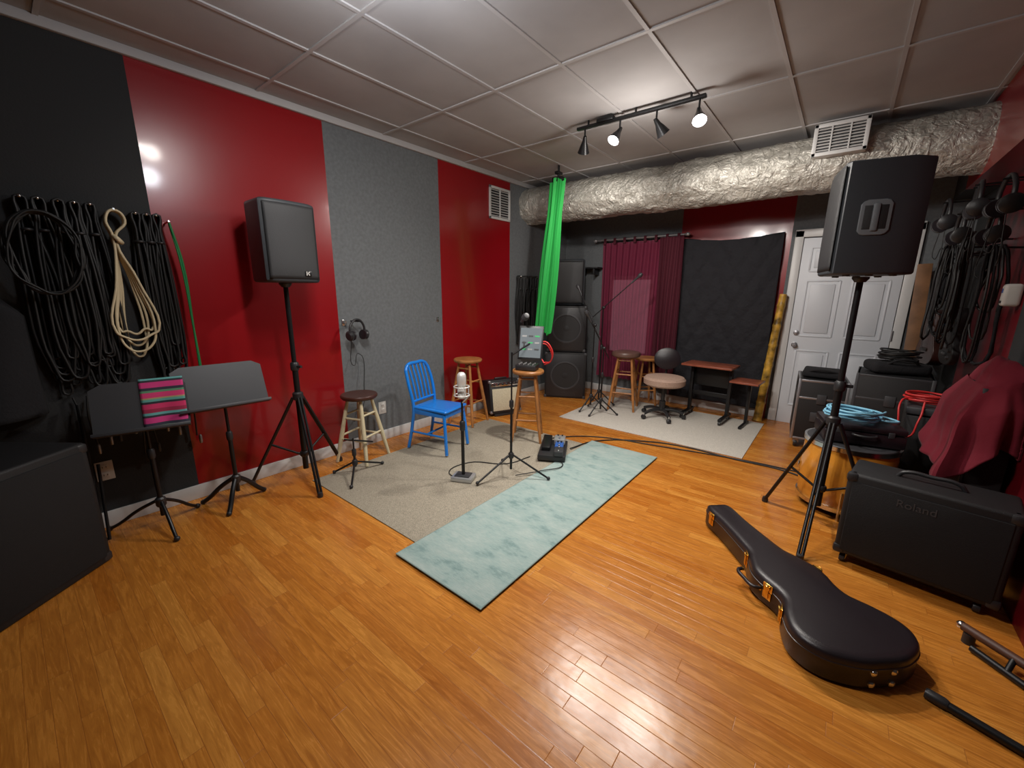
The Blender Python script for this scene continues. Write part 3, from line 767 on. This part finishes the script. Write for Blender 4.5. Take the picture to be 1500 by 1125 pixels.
path('strap',[(-.1,-.12,.08),(-.05,-.15,.12),(.05,-.15,.12),(.1,-.12,.08)],.010,M_bcloth)
coil('black_cable_coil',(.42,4.72,.893),.12,M_cable,n=7,h=.016)
root('equipment_bag',(-.06,4.85,.682)); box('bag',(.32,.34,.06),(0,0,.03),M_bcloth,bev=.02,seg=3)
path('strap',[(-.12,-.15,.05),(-.05,-.18,.075),(.06,-.17,.07),(.12,-.14,.05)],.010,M_bcloth)

root('leaning_wood_board',(.55,5.20,0))
box('board',(.10,.022,1.72),(0,.075,.866),M_plank,rot=(radians(-5),radians(-2),0),bev=.004)

# covered trunk (right wall) + crimson blanket
root('storage_trunk',(.70,3.33,0))
box('body',(.15,.44,.98),(0,0,.49),M_tolex,bev=.01)
for s in (-1,1): box('edge',(.02,.02,.98),(-.068,s*.21,.49),M_blks,bev=.004)
root('crimson_blanket',(.70,3.33,0))
def drape(u,v):
    a=2*pi*u; ca,sa=cos(a),sin(a)
    sq=1/max(abs(ca),abs(sa))**.5
    if v<.4:
        t=v/.4; x=.082*t*ca*sq; y=.235*t*sa*sq
        z=1.00+.13*(1-t*t)+.07*mnoise.noise(Vector((x*14,y*9,1)))+.05*x/.08
    else:
        t=(v-.4)/.6; fold=.024*sin(7*a+1.5*sin(3*a))*t+.012*sin(15*a)*t
        x=(.082+.06*min(1,t*3)+fold+.045*t)*ca*sq; y=(.235+.05*min(1,t*3)+fold*1.5+.03*t)*sa*sq
        z=1.0-(.42+.10*sin(2*a+.6)+.03*sin(5*a))*t
        n=mnoise.noise(Vector((x*8,y*8,z*5)))*.045*t; x+=n*ca; y+=n*sa
    return (min(x,.092),y,z)
grid('cloth',drape,140,56,M_redcl,.005)

def headphones(loc,rz,s=1.,m=M_blk,cable=None,peg=.07):
    root('headphones',loc,rz)
    pts=[(.085*s*cos(t),0,.0+.10*s*sin(t)) for t in [pi*i/10 for i in range(11)]]
    path('headband',pts,.010*s,m)
    for sg in (-1,1):
        lathe('ear_cup',[(0,-.02),(.035*s,-.02),(.043*s,-.008),(.043*s,.010),(.030*s,.022),(0,.024)],(sg*.085*s,0,-.035*s),m,axis=(sg,0,-.12))
        lathe('ear_pad',[(.022*s,-.01),(.042*s,-.008),(.042*s,.006),(.022*s,.008)],(sg*.062*s,0,-.035*s),M_vinyl,axis=(-sg,0,.12))
        tube('yoke',(sg*.088*s,0,.0),(sg*.09*s,0,-.03),.006,M_chrome)
    if cable: path('cable',cable,.003,M_cable)
    tube('wall_peg',(0,peg,.085*s),(0,-.03,.085*s),.006,M_blkm)
cb=[(-.08,0,-.07),(-.05,.0,-.3),(.0,.02,-.22),(.04,.02,-.38),(.06,0,-.05)]
for (xx,yy,zz,r) in ((.64,3.78,2.00,.25),(.58,4.12,2.04,-.2),(.56,4.38,1.90,.1),(.66,4.02,1.86,.2),(.50,4.62,2.02,.15),(.62,4.46,2.08,-.1)):
    headphones((xx,yy,zz),radians(-90)+r*.4,1.25,cable=cb,peg=XR-xx+.0)
root('soap_dispenser',(XR-.04,3.76,1.45))
box('housing',(.075,.075,.13),(0,0,0),M_outlet,bev=.018,seg=4); box('slot',(.01,.04,.015),(-.037,0,-.04),M_blk,bev=.003); box('mark',(.004,.016,.024),(-.038,0,.025),M_pblue)
# tangle of dark leads hanging from pegs on the right wall
root('tangled_hanging_leads'); rnd=random.Random(21)
for k,(px_,py_,pz_) in enumerate(((.60,4.25,1.80),(.56,4.60,1.78),(.66,3.92,1.72),(.60,4.85,1.74))):
    tube('wall_peg',(XR,py_,pz_+.01),(px_-.02,py_,pz_+.02),.006,M_blkm)
    for j in range(7):
        w1=rnd.uniform(.03,.10); w2=rnd.uniform(.03,.11); zb=pz_-rnd.uniform(.35,.75); dx=rnd.uniform(-.05,.06); dd=rnd.uniform(-.03,.03)
        x0=px_+dx*.5
        path('lead',[(x0,py_,pz_+.03),(x0+dx,py_-w1*.6,pz_-.12),(x0+dx,py_-w1+dd,(pz_+zb)/2),(x0+dx*.5,py_+dd,zb),(x0-dx*.5,py_+w2+dd,(pz_+zb)/2+.05),(x0,py_+w2*.5,pz_-.10)],rnd.uniform(.005,.009),M_cable if j%3 else M_bcloth,cyc=True,res=5)

def guitar(name,loc,rz,mb,electric=True):
    """hanging; local x = width, z up (0 = body bottom), front faces -Y"""
    root(name,loc,rz)
    if electric:
        cp=[(0,.0),(.005,.08),(.04,.150),(.10,.165),(.17,.125),(.23,.105),(.30,.125),(.37,.135),(.42,.11),(.41,.06),(.385,.03)]
    else:
        cp=[(0,.0),(.005,.09),(.05,.175),(.12,.19),(.20,.15),(.26,.12),(.32,.13),(.39,.14),(.44,.11),(.465,.05),(.467,.028)]
    s=cat(cp,5); th=.042 if electric else .095
    ol=[(w,z) for z,w in s]+[(-w,z) for z,w in reversed(s[1:])]
    M4=Matrix.Rotation(pi/2,4,'X')
    prism('body',ol,-th/2,th/2,mb,M4,bev=.007)
    bz=s[-1][0]
    box('neck',(.048,.024,.42),(0,-th/2-.004,bz+.20),M_gwood,bev=.006)
    box('fretboard',(.052,.007,.50),(0,-th/2-.017,bz+.16),M_fret,bev=.002)
    prism('headstock',[(-.026,bz+.40),(.026,bz+.40),(.042,bz+.45),(.034,bz+.56),(-.034,bz+.56),(-.042,bz+.45)],-.008,.008,M_fret,Matrix.Translation((0,-th/2-.004,0))@M4,bev=.003)
    for i in range(3):
        for sg in (-1,1):
            tube('tuner',(sg*.036,-th/2,bz+.45+.035*i),(sg*.062,-th/2,bz+.45+.035*i),.006,M_blks,seg=10)
    if electric:
        for z in (.14,.26): box('pickup',(.085,.012,.035),(0,-th/2-.004,z),M_blk,bev=.003)
        box('bridge',(.09,.014,.02),(0,-th/2-.005,.08),M_blks,bev=.003)
        for x,z in ((.10,.06),(.12,.11)): lathe('knob',[(.012,0),(.010,.014),(0,.015)],(x,-th/2,z),M_blks,axis=(0,-1,0),seg=12)
    else:
        lathe('sound_hole',[(.048,0),(.048,.002),(0,.002)],(0,-th/2,.29),M_blk,axis=(0,-1,0)); box('bridge',(.13,.012,.025),(0,-th/2-.004,.13),M_fret,bev=.003)
    for i in range(6): tube('string',(-.019+.0076*i,-th/2-.022,.09),(-.016+.0064*i,-th/2-.022,bz+.42),.0006,M_blks,seg=6)
    box('hanger_block',(.05,.04,.05),(0,.14,bz+.44),M_fret,bev=.004)
    tube('hanger_arm',(0,.14,bz+.43),(0,.0,bz+.41),.006,M_blks)
    for sg in (-1,1): tube('hanger_fork',(0,.01,bz+.41),(sg*.034,-.05,bz+.41),.005,M_blks)
guitar('hanging_acoustic_guitar',(.64,4.98,.86),radians(-80),M_gwood,False)
guitar('hanging_electric_guitar',(.66,4.40,.94),radians(-86),M_tolex,True)

def hangcables(name,wx,nrm,ys,ztop,zbot,mats,seed=1,wd=.05,hookm=M_chrome):
    rnd=random.Random(seed); root(name)
    for k,y in enumerate(ys):
        m=mats[k%len(mats)]
        tube('hook',(wx,y,ztop+.03),(wx+nrm*.07,y,ztop+.035),.005,hookm); ball('hook_tip',.009,(wx+nrm*.07,y,ztop+.038),hookm)
        n=rnd.randint(7,9)
        for j in range(n):
            w=wd*(.3+rnd.random()); zb=zbot+rnd.random()*.25; off=.016+.008*j; x=wx+nrm*off; s=rnd.uniform(-.02,.02)
            path('cable_loop',[(x,y,ztop+.045),(x,y-w*.35,ztop-.05),(x,y-w+s,(ztop+zb)/2),(x,y-w*.7+s,zb+.08),(x,y+s,zb),(x,y+w*.7+s,zb+.08),(x,y+w+s,(ztop+zb)/2),(x,y+w*.35,ztop-.05)],.0065,m,cyc=True,res=4)
        path('tie',[(wx+nrm*.015,y-.02,ztop-.12),(wx+nrm*.08,y,ztop-.12),(wx+nrm*.015,y+.02,ztop-.12)],.008,M_blk)
hangcables('hanging_cables',XL,1,[.16,.22,.29,.35,.41],1.86,.85,[M_cable],2,.045)
hangcables('hanging_cables',XL,1,[.595,.645,.69],1.84,.85,[M_cable],3,.033)
root('green_patch_cable')
for j in range(2): path('cable',[(XL+.09+.01*j,.74,1.84),(XL+.10,.765+.01*j,1.6),(XL+.10,.775,1.2),(XL+.09,.785-.01*j,.75)],.006,M_gcable)
tube('hook',(XL,.74,1.845),(XL+.10,.74,1.85),.005,M_chrome)
hangcables('hanging_cables',XL,1,[4.30,4.42,4.55,4.66],1.60,.75,[M_cable],4,.055)
root('dangling_cable_ends'); rnd=random.Random(11)
for k in range(11):
    y=.18+.055*k+rnd.uniform(-.01,.01); zb=rnd.uniform(.34,.55); x=XL+.03+.01*(k%3)
    path('cable',[(x,y,.84),(x+.01,y+rnd.uniform(-.02,.02),.72),(x,y+rnd.uniform(-.02,.02),zb+.08)],.005,M_cable)
    lathe('connector',[(.008,0),(.010,.015),(.010,.05),(.006,.06)],(x,y,zb+.02),M_alu if k%3 else M_blks,seg=12)
root('black_cable_coil',(XL+.12,.20,1.62))
for j in range(7): path('coil',[(.006*j,(.115+.02*rnd.random())*cos(t)+.01*sin(3*t+j),(.19+.02*rnd.random())*sin(t)) for t in [2*pi*i/12 for i in range(12)]],.0055,M_cable,cyc=True)
root('cream_extension_cord')
tube('hook',(XL,.50,1.88),(XL+.10,.50,1.885),.005,M_chrome)
for j in range(5):
    w=.04+.013*j; zb=1.04+.035*((j*2)%5); x=XL+.045+.012*j
    path('cord_loop',[(x,.50,1.88),(x,.46,1.83),(x,.475,1.74),(x,.50-w*.5,1.5),(x,.50-w,1.2),(x,.50-w*.6,zb+.02),(x,.50,zb),(x,.50+w*.7,zb+.03),(x,.50+w*1.1,1.2),(x,.50+w*.5,1.5),(x,.50-.012,1.74),(x,.54,1.83)],.0065,M_rope,cyc=True,res=6)
path('binding',[(XL+.03,.49,1.73),(XL+.105,.485,1.73),(XL+.105,.50,1.71),(XL+.03,.51,1.72)],.012,M_rope)
box('connector_tie',(.05,.035,.03),(XL+.075,.492,1.715),M_blk,bev=.006)

headphones((XL+.10,1.93,1.10),radians(90)+.25,1.0,cable=[(-.08,0,-.07),(-.05,.02,-.3),(.02,.03,-.2),(.05,.02,-.5),(.0,.03,-.75),(-.1,.02,-.8)])
for yy,zz in ((1.86,1.17),(2.93,1.15)):
    root('wall_hook',(XL,yy,zz)); box('plate',(.006,.03,.05),(.003,0,0),M_chrome,bev=.002)
    path('hook',[(.005,0,.01),(.04,0,.0),(.05,0,.02)],.004,M_chrome)

root('hanging_black_jacket',(XL,-.22,0))
def jk(u,v):
    w=.30*(.35+.65*min(1,v*3)); a=(u-.5)*2
    return (.03+.12*(1-a*a)**.5*(.5+.5*v)+.012*sin(14*u+4*v), a*w, 1.62-.85*v-.05*abs(a)*(1-v))
grid('jacket_body',jk,50,30,M_bcloth,.01)
tube('peg',(0,0,1.60),(.08,0,1.62),.010,M_blkm)

ang=atan2(-.35,.28)
root('black_subwoofer',(-2.95,-.21,0),ang)
box('cabinet',(.56,.50,.68),(.0,.0,.34),M_tolex,bev=.015,seg=3)
box('grille',(.50,.012,.60),(0,.252,.34),M_agrl,bev=.006)
for sx in (-1,1):
    for z in (.03,.65): box('corner',(.05,.05,.05),(sx*.258,.228,z),M_blk,bev=.012)
    box('side_handle',(.012,.16,.08),(sx*.281,0,.42),M_blk,bev=.006)

root('folded_mic_stand',(-3.16,.16,0))
tube('shaft',(0,0,.02),(-.16,.03,.80),.010,M_blkm); tube('leg',(0.02,.02,.02),(-.09,.05,.45),.008,M_blkm); tube('leg',(.02,-.03,.02),(-.10,.0,.45),.008,M_blkm)
ball('foot',.016,(0,0,.018),M_blk)

root('green_screen_drape',(-2.62,4.05,0))
def gd(u,v):
    a=2*pi*u; w=.056+.062*(1-v)**.8*(.6+.4*sin(pi*(1-v)))+.02*max(0,(v-.8)/.2)
    r=w*(1+.24*sin(7*a+2*v)+.12*sin(13*a))
    cx=-.20*(1-v); z=.95+1.68*v+.02*sin(3*a)*(v>.98)
    return (cx+r*cos(a),.05*(1-v)+.55*r*sin(a),z+.02*sin(5*a)*(v<.02))
grid('gathered_fabric',gd,120,44,M_green)
box('clamp',(.13,.07,.05),(0,0,2.635),M_blkm,bev=.008); tube('hanger',(0,0,2.64),(0,0,ZC),.012,M_blkm); box('clip',(.05,.09,.03),(0,0,2.70),M_blkm,bev=.006)

root('small_black_mixer',(-2.31,3.12,.712),radians(20))
box('chassis',(.20,.15,.05),(0,0,.027),M_blk,bev=.006)
for i in range(4):
    for j in range(3): lathe('knob',[(.007,0),(.006,.010),(0,.010)],(-.07+.045*i,-.04+.04*j,.052),M_logo,seg=10)
root('red_cable_loop',(-2.24,3.14,.0))
for dz in (0,.02): path('loop',[(.06,.08,.780-dz),(.13,.08,.80),(.14+dz,.05,.92),(.08,.02,.97+dz),(.04,-.0,.90),(.11,.0,.79)],.006,M_rcable)

root('floor_cable')
path('cable',[(-1.80,3.12,.024),(-1.72,3.50,.008),(-1.35,3.80,.008),(-1.02,3.90,.008),(-.55,3.88,.008),(-.19,3.88,.008),(.0,3.80,.008)],.006,M_cable)
path('cable',[(-2.10,3.25,.016),(-1.98,3.45,.008),(-1.75,3.62,.008),(-1.2,3.76,.008),(-.75,3.86,.008),(-.35,3.92,.008),(-.02,3.93,.008)],.005,M_cable)
root('floor_cable')
path('cable',[(-1.84,2.35,.024),(-1.72,2.55,.03),(-1.65,2.75,.026),(-1.78,2.83,.03)],.004,M_cable)
path('cable',[(-2.10,2.12,.016),(-2.28,2.05,.014),(-2.32,2.30,.014),(-2.05,2.50,.014),(-1.99,2.75,.014)],.004,M_cable)

# ------------------------------------------------------------------ guitar case
root('acoustic_guitar_case',(-.455,2.675,0),atan2(-.738,.675))
cp=[(0,.045),(.012,.066),(.06,.080),(.20,.078),(.36,.088),(.47,.100),(.53,.128),(.61,.162),(.68,.165),(.75,.152),(.81,.158),(.88,.205),(.96,.240),(1.03,.235),(1.09,.19),(1.13,.11),(1.142,.05)]
side=cat(cp,6)
ol=[(x,w) for x,w in side]+[(x,-w) for x,w in reversed(side)]
bm=bmesh.new()
def ring(z,inset):
    n=len(ol); r=[]
    for i,(x,y) in enumerate(ol):
        a=Vector(ol[i-1]); b=Vector(ol[(i+1)%n]); t=(b-a).normalized(); nn=Vector((-t.y,t.x))
        r.append(bm.verts.new((x+nn.x*inset,y+nn.y*inset,z)))
    return r
A=[]
for z,ins in [(.0,-.03),(.004,-.012),(.012,-.003),(.02,0),(.090,0),(.091,.003),(.097,.003),(.098,0),(.118,-.002),(.128,-.008),(.134,-.020),(.137,-.035)]:
    A.append(ring(z,ins))
for a,b in zip(A[:-1],A[1:]):
    n=len(a)
    for i in range(n): bm.faces.new((a[i],a[(i+1)%n],b[(i+1)%n],b[i]))
bm.faces.new(A[0][::-1]); bm.faces.new(A[-1])
finish('shell',bm,M_vinyl)
def wat(t):
    for (x0,w0),(x1,w1) in zip(side[:-1],side[1:]):
        if x0<=t<=x1: return w0+(w1-w0)*(t-x0)/(x1-x0+1e-9)
    return 0
def latch(t,s=-1):
    w=wat(t); dw=(wat(t+.02)-wat(t-.02))/.04; an=atan2(s*dw,1)
    R=Matrix.Translation((t,s*w,.09))@Matrix.Rotation(an,4,'Z')
    for n,sz,c,m in [('latch_plate',(.050,.005,.038),(0,s*.003,.017),M_gold),('latch_base',(.044,.005,.038),(0,s*.003,-.024),M_gold),('latch_bar',(.024,.010,.060),(0,s*.008,-.002),M_gold)]:
        o=box(n,sz,c,m,bev=.002); o.data.transform(R)
    o=path('latch_loop',[(-.012,s*.010,.012),(-.012,s*.014,.030),(.012,s*.014,.030),(.012,s*.010,.012)],.0025,M_gold); o.data.transform(R)
for t in (.10,.49,.72,.86): latch(t)
latch(.62,1)
R=Matrix.Translation((.61,-wat(.61)-.0,.075))
o=path('handle',[(-.07,-.004,0),(-.06,-.03,0),(0,-.038,0),(.06,-.03,0),(.07,-.004,0)],.009,M_vinyl); o.data.transform(R)
for sx in (-.07,.07):
    o=lathe('handle_ring',[(.012,0),(.012,.006),(0,.006)],(sx,0,0),M_gold,axis=(0,-1,0),seg=14); o.data.transform(R)
for sy in (-.045,.035):
    for z in (.030,.082):
        lathe('end_stud',[(.014,0),(.013,.007),(.005,.012),(0,.012)],(1.139,sy,z),M_chrome,axis=(1,0,0),seg=16)

root('folded_stand_leg',(0,0,0))
tube('tube_leg',(.45,1.90,.018),(.74,1.80,.018),.016,M_blkm); lathe('rubber_tip',[(.018,0),(.020,.01),(.020,.05),(.016,.06)],(.44,1.903,.020),M_blk,axis=(.29,-.10,0))
root('guitar_stand',(0,0,0))
tube('wood_arm',(.60,2.37,.06),(.78,2.22,.06),.018,M_brl); ball('metal_tip',.018,(.595,2.375,.06),M_chrome)
tube('base_bar',(.62,2.30,.016),(.78,2.14,.016),.014,M_blkm); tube('riser',(.70,2.22,.02),(.72,2.26,.06),.010,M_blkm)
lathe('foot_pad',[(.02,0),(.02,.045),(0,.045)],(.62,2.355,0),M_blk)

# ------------------------------------------------------------------ camera / world
w=D.worlds.new('world'); SC.world=w; w.use_nodes=True
w.node_tree.nodes['Background'].inputs[0].default_value=(.02,.02,.022,1)
cd=D.cameras.new('camera'); cam=D.objects.new('camera',cd); SC.collection.objects.link(cam)
cd.sensor_width=36; cd.lens=595/1500*36; cd.clip_start=.05
cam.location=(0,0,1.45); cam.rotation_euler=(1.34621,-.0078,.67719)
SC.camera=cam
